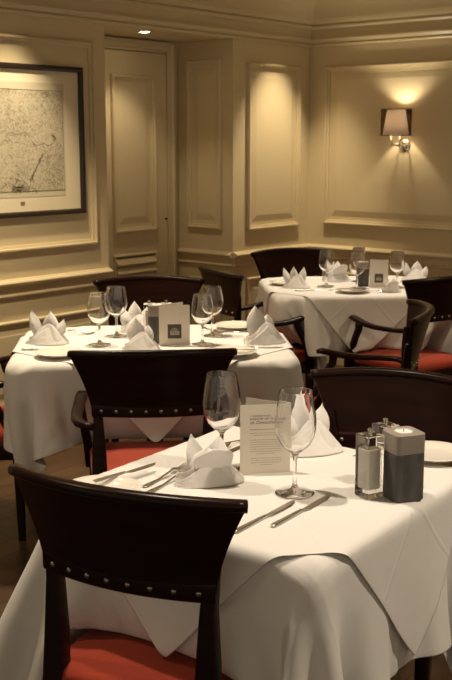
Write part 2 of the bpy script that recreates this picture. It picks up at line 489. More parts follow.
# wall sconce
def sconce():
    y0 = -.775
    t = thing('wall_sconce', (0, y0, 1.53), PI / 2, 'lit wall lamp with dark sheer outer shade and chrome mount', 'wall lamp')
    # local: x along the wall (towards the room corner is -... ), +y away from the wall
    mir = Matrix.Rotation(-PI / 2, 4, 'X')
    MB().lathe([(0, .022), (.035, .020), (.046, .012), (.050, .004), (.050, 0), (0, 0)], 32, m=mir @ Matrix.Translation((0, 0, 0))).build('wall_plate', M['chrome'], t, smooth=True, auto=50)
    arm = MB()
    arm.sweep([(-.028, .02, -.004), (-.030, .07, -.004), (-.030, .105, .000), (-.030, .118, .012), (-.030, .12, .06)], (.005, .005))
    arm.sweep([(.032, .02, -.004), (.034, .07, -.004), (.034, .105, .000), (.034, .118, .012), (.034, .12, .06)], (.005, .005))
    arm.sweep([(-.030, .112, .006), (.034, .112, .006)], (.005, .005))
    arm.build('bracket_arm', M['chrome'], t, smooth=True)
    c = Vector((0, .12, 0)); zt, zb = 1.757 - 1.53, 1.590 - 1.53
    def shell(rt, rb, z1, z0, th, tapers=24):
        mb = MB()
        mb.lathe([(rb, z0), (rt, z1), (rt - th, z1), (rb - th, z0), (rb, z0)], 48, c=(0, .12))
        return mb
    shell(.0985, .0985, zt, zb, .0012).build('outer_shade', M['shade_out'], t, smooth=True, auto=50)
    s = shell(.058, .084, zt - .004, zb + .004, .0015).build('inner_shade', M['shade_in'], t, smooth=True, auto=50)
    for z, r in ((zt, .0985), (zb, .0985)):
        MB().lathe([(r + .0015, z - .002), (r + .0015, z + .001), (r - .0015, z + .001), (r - .0015, z - .002), (r + .0015, z - .002)], 48, c=(0, .12)).build('shade_rim', M['iron'], t, smooth=True, auto=50)
    sp = MB()
    for k in range(3):
        a = k * 2 * PI / 3 + .4
        sp.sweep([(0, .12, zb + .02), (.097 * math.cos(a), .12 + .097 * math.sin(a), zb)], (.0015, .0015), n=6)
    sp.sweep([(-.03, .12, .058), (.034, .12, .058)], (.004, .004), n=8)
    sp.build('shade_spider', M['chrome'], t, smooth=True)
    e = mat('frosted_bulb', (1, .9, .75), .5)
    b = e.node_tree.nodes['Principled BSDF']; b.inputs['Emission Color'].default_value = (1, .85, .60, 1); b.inputs['Emission Strength'].default_value = 330
    MB().lathe([(0, .148), (.009, .151), (.0135, .158), (.015, .167), (.0135, .176), (.009, .183), (0, .186)], 20, c=(0, .12)).build('bulb', e, t, smooth=True)
    MB().lathe([(0, .062), (.009, .062), (.009, .14), (.006, .148), (0, .148)], 16, c=(0, .12)).build('lamp_socket', M['china'], t, smooth=True, auto=50)
    return t
sconce()

# ------------------------------------------------------------------ chairs
def smoothstep(x): return x * x * (3 - 2 * x)
def back_y(v): return -.246 - .060 * v
def panel_pt(u, v, off=0):
    """u -1..1 across, v 0..1 up the back; off = distance behind (-) / in front (+) of mid-plane"""
    w = .199 + .068 * (v ** 1.6)
    z = .659 + (.865 - .659) * v + .012 * v * (1 - u * u)
    sag = .078 * v + .030 * (1 - v)
    y = back_y(v) + sag * u * u
    sl = 2 * sag * u / w
    n = Vector((-sl, 1, .18)).normalized()
    return Vector((u * w, y, z)) + n * off

def chair_parts(t, arms=True):
    W, WL = M['wood'], M['wood_leg']
    nu, nv = 24, 10
    F = [[panel_pt(-1 + 2 * i / nu, j / nv, .009) for i in range(nu + 1)] for j in range(nv + 1)]
    B = [[panel_pt(-1 + 2 * i / nu, j / nv, -.009) for i in range(nu + 1)] for j in range(nv + 1)]
    mb = MB()
    c = nu + 1
    rows = [F[j] + B[j][::-1] for j in range(nv + 1)]
    mb.grid(rows, closed=True)
    n = 2 * c
    for j, flip in ((0, 1), (nv, 0)):
        for i in range(nu):
            mb.f.append((j * n + i, j * n + i + 1, j * n + n - 2 - i, j * n + n - 1 - i))
    mb.build('back_panel', W, t, smooth=True, auto=50)
    # rounded top rail
    pts = [panel_pt(-1.012 + 2.024 * i / 30, 1.0, 0) + Vector((0, 0, .004)) for i in range(31)]
    MB().sweep(pts, (.016, .0125), n=12, power=2.6).build('top_rail', WL, t, smooth=True)
    # lower rail with studs on both faces
    pts = [panel_pt(-1 + 2 * i / 20, .10, 0) for i in range(21)]
    r = MB().sweep(pts, (.0125, .024), n=12, power=5).build('stud_rail', W, t, smooth=True, auto=50)
    for face in (-1, 1):
        for k in range(8):
            u = -.84 + 1.68 * k / 7
            p = panel_pt(u, .10, face * .0125)
            q = panel_pt(u, .10, face * .0225) - p
            m = Matrix.Translation(p) @ q.to_track_quat('Z', 'Y').to_matrix().to_4x4()
            MB().lathe([(.0062, 0), (.006, .0015), (.004, .0035), (0, .0042)], 12, m=m).build('stud', M['stud'], r, smooth=True)
    for s in (-1, 1):
        MB().sweep([(s * .186, -.315, 0), (s * .185, -.262, .2), (s * .182, -.222, .42), (s * .182, -.216, .52), (s * .183, -.214, .64), (s * .189, -.212, .70), (s * .200, -.214, .77)],
                   [(.019, .017), (.023, .02), (.027, .022), (.024, .020), (.0165, .017), (.014, .015), (.011, .010)], up=(0, 1, 0), n=12, power=5).build('back_leg', WL, t, smooth=True, auto=50)
        MB().sweep([(s * .212, .20, 0), (s * .216, .198, .2), (s * .218, .195, .40)], [(.014, .014), (.018, .018), (.022, .022)], up=(0, 1, 0), n=12, power=6).build('front_leg', WL, t, smooth=True, auto=50)
        if arms:
            MB().sweep([(s * .190, -.214, 0.616), (s * .222, -.200, 0.618), (s * .248, -.172, 0.620), (s * .262, -.11, 0.619), (s * .266, -.03, 0.618), (s * .264, .05, 0.624), (s * .260, .11, 0.636), (s * .256, .150, 0.644), (s * .254, .172, 0.640)],
                       [(.014, .012), (.017, .012), (.019, .012), (.020, .012), (.020, .0125), (.021, .0135), (.022, .014), (.021, .013), (.012, .008)], n=12, power=3).build('armrest', WL, t, smooth=True)
            MB().sweep([(s * .236, .190, .36), (s * .242, .175, .45), (s * .252, .135, .53), (s * .258, .100, .59), (s * .260, .095, 0.631)],
                       [(.017, .016), (.017, .016), (.016, .016), (.016, .017), (.017, .02)], up=(0, 1, 0), n=12, power=4).build('arm_support', WL, t, smooth=True)
    # seat frame and upholstered seat
    fr = [(-.195, -.235), (.195, -.235), (.232, .215), (-.232, .215)]
    MB().prism(fr, .33, .397).build('seat_frame', WL, t, bevel=.008)
    rows = []
    N = 14
    for zz, ins, in ((.394, .006), (.404, -.006), (.422, -.010), (.436, -.004), (.444, .012), (.448, .035)):
        ring = []
        for k in range(4):
            p, q = Vector(fr[k]), Vector(fr[(k + 1) % 4])
            for i in range(N):
                ring.append(p.lerp(q, i / N))
        out = []
        ce = Vector((0, -.01))
        L_ = len(ring)
        for i, p in enumerate(ring):
            # soften the corners by averaging
            a = (ring[i - 2] + ring[i - 1] + p + ring[(i + 1) % L_] + ring[(i + 2) % L_]) / 5
            d = (a - ce)
            a = a - d.normalized() * ins
            out.append((a.x, a.y, zz))
        rows.append(out)
    cm = MB().grid(rows, closed=True)
    off = len(cm.v)
    L_ = len(rows[0])
    cm.v += [(x * .6, -.01 + (y + .01) * 0.6, .455) for x, y, z in rows[-1]] + [(0, -.01, .458)]
    b0 = (len(rows) - 1) * L_
    for i in range(L_):
        cm.f.append((b0 + i, b0 + (i + 1) % L_, off + (i + 1) % L_, off + i))
        cm.f.append((off + i, off + (i + 1) % L_, off + L_))
    cm.build('seat', M['red'], t, smooth=True)

CHAIRS = [
    # x, y, facing angle, arms, label
    (-4.441, -2.890, 15, False, 'dark mahogany armless chair with studded back closest to the camera, red seat'),
    (-3.720, -2.934, 194, True, 'dark chair behind the salt mill and grey candle block, its broad curved back plain black'),
    (*ab(-1.14, -3.79)[:2], 45, True, 'dark studded chair in front of the middle table, back turned, between napkins and menu table'),
    (*ab(-1.14, -2.46)[:2], 225, True, 'dark chair on the wall side of the middle table, below the louvred door'),
    (*ab(-1.86, -3.20)[:2], -45, True, 'chair cut by the picture edge, only red seat and arm seen beside the middle table'),
    (*ab(-.30, -3.19)[:2], 122, True, 'dark armchair seen edge-on with curled top rail, between middle and far tables'),
    (*ab(-.54, -1.80)[:2], -26, True, 'dark chair below the tall narrow alcove panel, at the end of the far table'),
    (*ab(-.168, -1.112)[:2], -116.5, True, 'dark chair against the wall corner behind the far table'),
    (*ab(.225, -2.03)[:2], 75, True, 'dark studded chair with large red seat in front of the far table menu card'),
]
proto_a = proto_b = None
for x, y, a, arms, lab in CHAIRS:
    if arms and proto_a is not None:
        t = copy_tree(proto_a)
    else:
        t = thing('dining_chair', (0, 0, 0))
        chair_parts(t, arms)
        if arms: proto_a = t
    t.location = (x, y, 0); t.rotation_euler = (0, 0, rad(a - 90))
    tag(t, lab, 'chair', 'dining chairs around the three tables')

# ------------------------------------------------------------------ cloths: a small position-based drape
def drape(sx, sy, rot, half, r, top, infl, seats, ds, seed, zlow=.60, steps=150, iters=14, kbend=1.0, flare=0.0, under=None, shift=0):
    """rectangular cloth laid flat on a rounded rectangular table, let fall; returns (n,m,3) in table coordinates"""
    rs = np.random.RandomState(seed)
    n, m_ = int(round(sx / ds)) + 1, int(round(sy / ds)) + 1
    dx_, dy_ = sx / (n - 1), sy / (m_ - 1)
    X, Y = np.meshgrid(np.linspace(-sx / 2, sx / 2, n), np.linspace(-sy / 2, sy / 2, m_), indexing='ij')
    c, s = math.cos(rot), math.sin(rot)
    P = np.stack([X * c - Y * s + shift, X * s + Y * c, np.full_like(X, top)], -1)
    h = np.array(half) - r
    def sdf(p):
        q = np.abs(p) - h
        qc = np.maximum(q, 0)
        l = np.sqrt((qc ** 2).sum(-1))
        ins = np.minimum(np.maximum(q[..., 0], q[..., 1]), 0)
        return l + ins - r, q, qc, l
    d0 = sdf(P[..., :2])[0]
    pin = d0 < -.03
    # the doubled, starched cloth at a corner stands off along the diagonal
    cn = (np.abs(P[..., 0]) > half[0]) & (np.abs(P[..., 1]) > half[1])
    out_dir = np.sign(P[..., :2]) * cn[..., None] * S2 * np.where(((P[..., 0] < 0) & (P[..., 1] > 0)) | (flare < 0), 1, .2)[..., None]
    if under is not None:
        # how far the cloth below stands out, by direction round the table and by height
        q0 = under.reshape(-1, 3); q0 = q0[q0[:, 2] < top - .02]
        tb = np.full((240, 40), infl - .005)
        ai = ((np.arctan2(q0[:, 1] / half[1], q0[:, 0] / half[0]) / (2 * PI)) % 1 * 240).astype(int) % 240
        zi = np.clip((q0[:, 2] / .02).astype(int), 0, 39)
        np.maximum.at(tb, (ai, zi), sdf(q0[:, :2])[0])
        for rr_ in range(1):
            tb = np.maximum.reduce([tb, np.roll(tb, 1, 0), np.roll(tb, -1, 0), np.pad(tb, ((0, 0), (1, 0)))[:, :-1], np.pad(tb, ((0, 0), (0, 1)))[:, 1:]])
        for rr_ in range(3):
            tb = (tb + np.roll(tb, 1, 0) + np.roll(tb, -1, 0)) / 3
    P0 = P.copy()
    V = rs.normal(0, .12, P.shape); V[..., 2] = 0
    V[pin] = 0
    # low-frequency sideways push so that the corners fold one way
    dt = 1 / 60
    bat = []
    sl = slice
    def pairs(nn, p):
        k = (nn - p) // 2
        return sl(p, p + 2 * k, 2), sl(p + 1, p + 2 * k, 2)
    dg = math.hypot(dx_, dy_)
    for p in (0, 1):
        A, B = pairs(n, p)
        bat.append(((A, sl(None)), (B, sl(None)), dx_, 1.0))
        bat.append(((A, sl(0, m_ - 1)), (B, sl(1, m_)), dg, .25))
        bat.append(((A, sl(1, m_)), (B, sl(0, m_ - 1)), dg, .25))
        A, B = pairs(m_, p)
        bat.append(((sl(None), A), (sl(None), B), dy_, 1.0))
    bend = []
    for K, kb in ((3, .22), (7, .10)):
      for p in range(2 * K):
        ix = np.arange(p, n - K, 2 * K)
        if len(ix): bend.append(((ix, sl(None)), (ix + K, sl(None)), dx_ * K, kb * kbend))
        ix = np.arange(p, m_ - K, 2 * K)
        if len(ix): bend.append(((sl(None), ix), (sl(None), ix + K), dy_ * K, kb * kbend))
    def solve(A, B, rest, k):
        a, b = P[A], P[B]
        d = b - a
        L = np.sqrt((d * d).sum(-1, keepdims=True)) + 1e-9
        cc = d * (k * .5 * (L - rest) / L)
        P[A] = a + cc; P[B] = b - cc
    def collide(pull):
        p = P.reshape(-1, 3)
        d, q, qc, l = sdf(p[:, :2])
        lim = infl
        if under is not None:
            ai = ((np.arctan2(p[:, 1] / half[1], p[:, 0] / half[0]) / (2 * PI)) % 1 * 240).astype(int) % 240
            lim = np.where(p[:, 2] < top - .012, tb[ai, np.clip((p[:, 2] / .02).astype(int), 0, 39)] + .0035, infl)
            lim = np.maximum(lim, infl)
        hit = (d < lim) & (p[:, 2] < top) & (p[:, 2] > zlow)
        if hit.any():
            i = np.nonzero(hit)[0]
            dz = top - p[i, 2]; dd = (lim[i] if under is not None else infl) - d[i]
            up = dz < dd
            p[i[up], 2] = top
            j = i[~up]
            if len(j):
                sg = np.sign(p[j, :2])
                qq = q[j]
                corner = (qq > 0).all(-1)
                gx = np.where(corner, qc[j, 0] / (l[j] + 1e-9), (qq[:, 0] > qq[:, 1]).astype(float))
                gy = np.where(corner, qc[j, 1] / (l[j] + 1e-9), (qq[:, 0] <= qq[:, 1]).astype(float))
                p[j, 0] += sg[:, 0] * gx * dd[~up]
                p[j, 1] += sg[:, 1] * gy * dd[~up]
        for (ox, oy, ca, sa, boxes) in seats:
            lx = (p[:, 0] - ox) * ca + (p[:, 1] - oy) * sa
            ly = -(p[:, 0] - ox) * sa + (p[:, 1] - oy) * ca + pull
            for (x0, x1, y0, y1, z0, z1) in boxes:
                ins = (lx > x0) & (lx < x1) & (ly > y0) & (ly < y1) & (p[:, 2] > z0) & (p[:, 2] < z1)
                if not ins.any(): continue
                i = np.nonzero(ins)[0]
                up = z1 - p[i, 2] + (.0 if z1 > .5 else .05)
                dist = np.stack([up, lx[i] - x0 + .1, x1 - lx[i] + .1, ly[i] - y0 + .2, y1 - ly[i]], -1)
                dist0 = np.stack([z1 - p[i, 2], lx[i] - x0, x1 - lx[i], ly[i] - y0, y1 - ly[i]], -1)
                k = dist.argmin(-1); dm = dist0[np.arange(len(i)), k]
                p[i, 2] += np.where(k == 0, dm, 0)
                ex = np.where(k == 1, -dm, 0) + np.where(k == 2, dm, 0)
                ey = np.where(k == 3, -dm, 0) + np.where(k == 4, dm, 0)
                lx[i] += ex; ly[i] += ey
                yy = ly[i] - pull
                p[i, 0] = ox + lx[i] * ca - yy * sa
                p[i, 1] = oy + lx[i] * sa + yy * ca
        np.maximum(p[:, 2], .01, out=p[:, 2])
    for st in range(steps):
        V[..., 2] -= 9.8 * dt
        if flare: V[..., :2] += out_dir * (flare * dt)
        V *= .965 if st < 50 else .92
        prev = P.copy()
        P += V * dt
        for b in bend: solve(*b)
        for it in range(iters):
            for b in bat: solve(*b)
            P[pin] = P0[pin]
            collide(.55 * (1 - min(1, max(0, (st - 60) / 60))))
        V = (P - prev) / dt
        sp = np.sqrt((V * V).sum(-1, keepdims=True))
        V *= np.minimum(1, 4 / (sp + 1e-9))
    return P

def chair_boxes():
    out = []
    for x, y, a, arms, lab in CHAIRS:
        bx = [(-.235, .235, -.25, .232, .30, .457)]
        out.append((x, y, rad(a - 90), bx))
    return out
BOXES = chair_boxes()

def table_set(cx, cy, rot, half, r, ov, over_side, over_rot, ds, seed, labels, over_seed=5, stiff=1.0, flare=0.0, over_shift=0):
    seats = []
    for x, y, a, bx in BOXES:
        if math.hypot(x - cx, y - cy) > 1.3: continue
        dx, dy = x - cx, y - cy
        lx = dx * math.cos(rot) + dy * math.sin(rot); ly = -dx * math.sin(rot) + dy * math.cos(rot)
        seats.append((lx, ly, math.cos(a - rot), math.sin(a - rot), bx))
    # table: rectangular top on an iron column with a cross foot
    t = thing('dining_table', (cx, cy, 0), rot, labels[0], 'table', 'cloth covered dining tables')
    def rrect(hx, hy, rr, k=6):
        o = []
        for sx, sy, a0 in ((1, 1, 0), (-1, 1, 90), (-1, -1, 180), (1, -1, 270)):
            for i in range(k + 1):
                a = rad(a0 + 90 * i / k)
                o.append((sx * (hx - rr) + rr * math.cos(a), sy * (hy - rr) + rr * math.sin(a)))
        return o
    MB().prism(rrect(half[0] - .03, half[1] - .03, r + .03), TOP - .034, TOP - .004).build('tabletop', M['wood_leg'], t, bevel=.003)
    MB().lathe([(0, .02), (.05, .02), (.05, .05), (.036, .08), (.034, .66), (.06, .69), (.16, .70), (.16, .7145), (0, .7145)], 24).build('column', M['iron'], t, smooth=True, auto=40)
    for k in range(4):
        a = k * PI / 2
        MB().sweep([(.03 * math.cos(a), .03 * math.sin(a), .07), (.14 * math.cos(a), .14 * math.sin(a), .055), (.27 * math.cos(a), .27 * math.sin(a), .016)], [(.022, .022), (.02, .02), (.016, .012)], n=8).build('foot', M['iron'], t, smooth=True)
    P = drape(2 * half[0] + 2 * ov, 2 * half[1] + 2 * ov, 0, half, r, TOP, .004, seats, ds, seed, kbend=stiff, flare=flare)
    def cloth(P, name, lab, cat, grp, th):
        mb = MB()
        nn, mm = P.shape[:2]
        mb.grid([[tuple(P[i, j]) for j in range(mm)] for i in range(nn)])
        gu, gv = np.meshgrid(np.linspace(0, 1, nn), np.linspace(0, 1, mm), indexing='ij')
        mb.uv = np.stack([gu.ravel(), gv.ravel()], -1)
        o = mb.build(name, M['cloth'], smooth=True, subsurf=1, solid=th, fix=False)
        o.location = (cx, cy, .0); o.rotation_euler = (0, 0, rot)
        return tag(o, lab, cat, grp)
    cloth(P, 'tablecloth', labels[1], 'tablecloth', 'white tablecloths', .0012)
    Q = drape(over_side, over_side, over_rot, half, r, TOP + .0025, .0085, seats, ds, over_seed, zlow=0, kbend=.25, under=P, shift=over_shift)
    cloth(Q, 'overlay_cloth', labels[2], 'tablecloth', 'white overlay cloths', .0012)

T1 = (-4.171, -2.922, rad(5))
T2 = (*ab(-1.13, -3.21)[:2], rad(-45))
T3 = (*ab(.01, -1.57)[:2], rad(-45))
table_set(*T1, (.375, .37), .02, .33, .98, rad(45), .019, 11, over_shift=.04, flare=4.2, stiff=.7, labels=
          ('table with iron column under the white cloth closest to the camera', 'white tablecloth with deep corner folds on the table closest to the camera', 'white top cloth laid cornerwise on the table with the salt mill, point hanging'))
table_set(*T2, (.55, .41), .07, .29, 1.0, rad(45), .022, 23, stiff=.3, flare=-2.6, labels=
          ('middle table under white cloth, beside the studded chair with arms', 'white tablecloth on the middle table, its corner tip hanging near the floor', 'white top cloth laid cornerwise on the middle table, under four napkins'))
table_set(*T3, (.49, .42), .07, .29, 1.05, rad(42), .022, 37, stiff=.4, labels=
          ('far table near the panelled corner below the wall lamp', 'white tablecloth on the far table below the wall lamp, lit red by a seat', 'white top cloth on the far table, its pointed tip hanging at the front'))

# ------------------------------------------------------------------ things on the tables
ZT = TOP + .0045      # the top of the cloths

def wine_glass(x, y, h, lab):
    t = thing('wine_glass', (x, y, ZT), 0, lab, 'wine glass', 'wine glasses on the tables')
    k = h / .215
    th = .0013
    outer = [(0, 0), (.033, 0), (.0350, .0012), (.0345, .0025), (.020, .0052), (.0085, .0105), (.0048, .020), (.0040, .040), (.0040, .068), (.0050, .079), (.0085, .086),
             (.0175, .094), (.0265, .105), (.0330, .120), (.0360, .137), (.0362, .152), (.0345, .172), (.0315, .194), (.0290, .213), (.0285, .215)]
    inner = [(.0276, .2148), (.0300, .194), (.0331, .172), (.0348, .152), (.0346, .137), (.0316, .121), (.0250, .107), (.0160, .0965), (.0075, .0895), (0, .0875)]
    bowl = outer[9:] + inner
    foot = outer[:10] + [(0, .079)]
    MB().lathe([(r * k * (1.16 if (z > .09 or z < .006) else 1.0 + .16 * max(0, (z - .079) / .011)), z * k) for r, z in outer + inner], 40).build('bowl_and_stem', M['glass'], t, smooth=True, auto=60)
    return t

def glass_proto(h):
    return wine_glass(0, 0, h, '')

NAPN = [0]
def napkin(x, y, rot, lab, style=0, s=1.0):
    """folded napkin: a low wrapped cuff with pointed petals standing out of it"""
    rnd = random.Random(100 + NAPN[0]); NAPN[0] += 1
    mb = MB()
    # cuff: low wrap with one long slanting edge that runs down to a point at +x
    def rim(x):
        if x < .015: return .026 + .056 * smoothstep(min(1, max(0, (x + .078) / .093)))
        return .082 * (1 - ((x - .015) / .077)) + .003
    nphi, nv = 56, 9
    rows = []
    for j in range(nv + 1):
        v = j / nv
        row = []
        for i in range(nphi + 1):
            ph = rad(-176) + rad(352) * i / nphi
            c, si = math.cos(ph), math.sin(ph)
            xc = .006 + .084 * c
            hgt = rim(xc) * (1 if si < 0 else .8)
            ry = .046 * (1 - .72 * (hgt * v / .085) ** 1.1)
            bul = 1 + .04 * math.sin(v * PI)
            row.append((xc * (1 - .04 * v), ry * si * bul + .004 * math.sin(84 * xc + 2 * v), hgt * v))
        rows.append(row)
    mb.grid(rows)
    # flap folded across the front
    rows = []
    for j in range(9):
        v = j / 8
        row = []
        for i in range(17):
            u = i / 16
            x0 = -.088 + .176 * u
            x1 = -.082 + .108 * u
            z1 = .010 + .070 * u ** 1.1
            row.append((x0 + (x1 - x0) * v, -.053 * math.sqrt(max(.05, 1 - (x0 / .095) ** 2)) * (1 - .62 * v * z1 / .08) - .003, z1 * v))
        rows.append(row)
    mb.grid(rows)
    pet = {0: [(-.010, .008, .135, .034, -.02, 0.0, .2), (-.036, -.004, .105, .030, -.20, .3, -.3), (.022, .012, .108, .028, .16, -.3, .4)],
           1: [(-.030, .004, .132, .024, -.26, .2, -.2), (.008, .006, .124, .036, .03, 0, .1), (.034, .0, .095, .026, .30, -.3, .3)],
           2: [(-.018, .004, .140, .044, -.06, .1, 0), (.012, .014, .105, .036, .12, -.2, .2)],
           3: [(-.034, .004, .118, .026, -.30, .3, -.4), (-.006, .010, .122, .027, -.04, .1, 0), (.024, .006, .120, .026, .20, -.2, .4), (.006, -.014, .075, .03, .05, 0, .2)],
           4: [(-.022, .010, .108, .026, -.10, .3, -.5), (.016, .012, .102, .030, .12, -.3, .5), (-.004, -.012, .082, .046, .02, 0, 0)]}[style]
    for (px, py, L, W, lean, yaw, cup) in pet:
        rows = []
        cy_, sy_ = math.cos(yaw), math.sin(yaw)
        for j in range(17):
            v = j / 16
            if v < .45: w = W * (.62 + .38 * smoothstep(v / .45))
            else: w = W * (1 - ((v - .45) / .55) ** 2.1)
            w = max(w, .0006)
            row = []
            for i in range(11):
                c = -1 + 2 * i / 10
                xx = c * w
                yy = (.40 * w * c * c) * (1 + .3 * cup) - .010 * math.sin(v * PI) + .012 * v * v + .003 * math.sin(5 * v + 2 * c + px * 90)
                zz = .004 + L * v - .006 * abs(c) * v
                X = px + (xx * cy_ - yy * sy_) + lean * zz
                Y = py + (xx * sy_ + yy * cy_)
                row.append((X, Y, zz))
            rows.append(row)
        mb.grid(rows)
    if style == 4:      # the front petal folds over and droops
        rows = []
        for j in range(13):
            v = j / 12
            row = []
            for i in range(11):
                c = -1 + 2 * i / 10
                w = .044 * math.sqrt(max(0, 1 - (2 * v - .9) ** 2 * .8)) + .004
                row.append((.006 + c * w, -.030 - .022 * math.sin(v * 2.4) + .010 * c * c, .028 + .062 * math.sin(v * 2.0) - .014 * c * c + .006 * c))
            rows.append(row)
        mb.grid(rows)
    mb.v = [(p[0] * s + rnd.gauss(0, .0004), p[1] * s + rnd.gauss(0, .0004), p[2] * s) for p in mb.v]
    o = mb.build('folded_napkin', M['napkin'], smooth=True, subsurf=1, solid=.0018, fix=False)
    o.location = (x, y, ZT + .0008); o.rotation_euler = (0, 0, rot)
    return tag(o, lab, 'napkin', 'folded linen napkins')

def side_plate(x, y, lab):
    t = MB().lathe([(0, .003), (.042, .003), (.046, 0), (.050, 0), (.053, .004), (.066, .009), (.082, .0145), (.0835, .0158), (.082, .0165), (.066, .0115), (.052, .007), (.044, .006), (0, .006)], 48).build('side_plate', M['china'], smooth=True, auto=60)
    t.location = (x, y, ZT); t.scale = (1.1, 1.1, 1.1)
    return tag(t, lab, 'plate', 'white side plates')

def strip(mb, prof, zf, th):
    """flat implement lying along +x: prof (x, half width, centre offset), zf(x) height of the underside"""
    vs = []; fs = []
    for x, w, c in prof:
        z = zf(x)
        vs += [(x, c - w, z), (x, c + w, z), (x, c + w * .72, z + th), (x, c - w * .72, z + th)]
    for k in range(len(prof) - 1):
        for j in range(4):
            fs.append((k * 4 + j, k * 4 + (j + 1) % 4, k * 4 + 4 + (j + 1) % 4, k * 4 + 4 + j))
    fs += [(3, 2, 1, 0), tuple(len(vs) - 4 + j for j in range(4))]
    mb.add(vs, fs)

def table_knife(x, y, ang, L, lab, grp, z=0.0, tilt=0):
    t = thing('table_knife', (x, y, ZT + z), ang, lab, 'knife', grp)
    k = L / .235
    t.rotation_euler = (0, tilt, ang)
    zf = lambda q: .0005
    h = MB(); strip(h, [(-.1175 * k, .004, 0), (-.114 * k, .0068, 0), (-.10 * k, .0072, 0), (-.05 * k, .0058, 0), (-.018 * k, .0048, 0), (-.004 * k, .0046, 0)], zf, .005)
    h.build('handle', M['steel'], t, smooth=True, bevel=.0012)
    b = MB(); strip(b, [(-.004 * k, .0048, 0), (.01 * k, .0082, -.0015), (.05 * k, .0094, -.001), (.085 * k, .0092, 0), (.105 * k, .0064, .0022), (.1175 * k, .001, .0055)], zf, .0018)
    b.build('blade', M['steel'], t)
    return t

def table_fork(x, y, ang, L, lab, grp, z=0.0, tilt=0):
    t = thing('table_fork', (x, y, ZT + z), ang, lab, 'fork', grp)
    t.rotation_euler = (0, tilt, ang)
    k = L / .2
    zf = lambda q: .0006 + max(0, .010 * math.sin(min(1, max(0, (q / k + .02) / .085)) * PI)) * .8 + (.004 * max(0, (q / k - .065) / .035) if q > .065 * k else 0)
    h = MB(); strip(h, [(-.1 * k, .0045, 0), (-.095 * k, .0088, 0), (-.075 * k, .0082, 0), (-.04 * k, .0048, 0), (0, .0030, 0), (.02 * k, .0032, 0)], zf, .0026)
    h.build('handle', M['steel'], t, smooth=True, bevel=.0008)
    b = MB(); strip(b, [(.018 * k, .0034, 0), (.026 * k, .0075, 0), (.036 * k, .0115, 0), (.048 * k, .0122, 0)], zf, .0022)
    for c in (-.0103, -.0034, .0034, .0103):
        strip(b, [(.046 * k, .0021, c), (.065 * k, .0019, c), (.085 * k, .0016, c), (.099 * k, .0006, c)], zf, .002)
    b.build('tines', M['steel'], t)
    return t

def rr(hx, hy, r, k=6):
    o = []
    for sx, sy, a0 in ((1, 1, 0), (-1, 1, 90), (-1, -1, 180), (1, -1, 270)):
        for i in range(k + 1):
            a = rad(a0 + 90 * i / k)
            o.append((sx * (hx - r) + r * math.cos(a), sy * (hy - r) + r * math.sin(a)))
    return o

def candle_block(x, y, rot, lab, w=.0385, h=1.0):
    t = thing('candle_holder', (x, y, ZT), rot, lab, 'candle holder', 'slate candle blocks')
    MB().prism(rr(w, w, .014), 0, .109 * h).build('slate_base', M['slate'], t, smooth=True, bevel=.002, auto=50)
    o = rr(w, w, .014); n = len(o)
    m = MB()
    zt, z0 = .154 * h, .109 * h + .0004
    hole = [(.0215 * math.cos(math.atan2(b, a)), .0215 * math.sin(math.atan2(b, a))) for a, b in o]
    vs = [(a, b, z0) for a, b in o] + [(a, b, zt) for a, b in o] + [(a, b, zt) for a, b in hole] + [(a, b, zt - .016) for a, b in hole]
    fs = [tuple(range(n))[::-1]] + [(q * n + k, q * n + (k + 1) % n, (q + 1) * n + (k + 1) % n, (q + 1) * n + k) for q in range(3) for k in range(n)] + [tuple(range(3 * n, 4 * n))]
    m.add(vs, fs).build('frosted_top', M['frost'], t, smooth=True, bevel=.002, auto=50)
    tl = MB().lathe([(0, zt - .0155), (.0205, zt - .0155), (.0208, zt + .0005), (.0200, zt + .0015), (.0195, zt - .0005), (0, zt - .0008)], 28).build('tealight', M['wax'], t, smooth=True, auto=50)
    MB().lathe([(.0008, zt - .001), (.0008, zt + .005), (0, zt + .005)], 8).build('wick', M['gap'], tl)
    return t

def grinder(x, y, rot, kind, lab, h=.158):
    t = thing(kind + '_mill', (x, y, ZT), rot, lab, kind + ' mill', 'clear square mills')
    w = .0235
    hh = h - .012
    mb = MB().prism(rr(w, w, .003, 3), 0, hh)
    # inner chamber: a square well open inside the block
    a = .0165
    mb.add([(sx * a, sy * a, z) for z in (.020, hh - .030) for sx, sy in ((1, 1), (-1, 1), (-1, -1), (1, -1))],
           [(0, 1, 2, 3), (7, 6, 5, 4), (0, 4, 5, 1), (1, 5, 6, 2), (2, 6, 7, 3), (3, 7, 4, 0)])
    mb.build('clear_body', M['acrylic'], t, fix=False, bevel=.0022)
    a2 = .0161
    fill = hh - (.034 if kind == 'salt' else .045)
    MB().box(-a2, a2, -a2, a2, .0203, fill).build('filling', M['salt'] if kind == 'salt' else M['pepper'], t)
    MB().lathe([(0, .0202), (.0016, .0202), (.0016, hh - .029), (0, hh - .029)], 8, c=(0, a2 + .0002 - a2)).build('spindle', M['steel'], t)
    MB().box(-.0105, .0105, -.0105, .0105, -.0002, .0002).build('grinder_foot', M['amber'], t).location = (0, 0, .0205)
    MB().lathe([(0, hh + .0002), (.0052, hh + .0002), (.0052, hh + .003), (.0034, hh + .004), (.0034, hh + .006), (.0056, hh + .0075), (.0062, hh + .011), (.005, hh + .0135), (0, hh + .0142)], 20).build('knob', M['chrome'], t, smooth=True, auto=50)
    return t

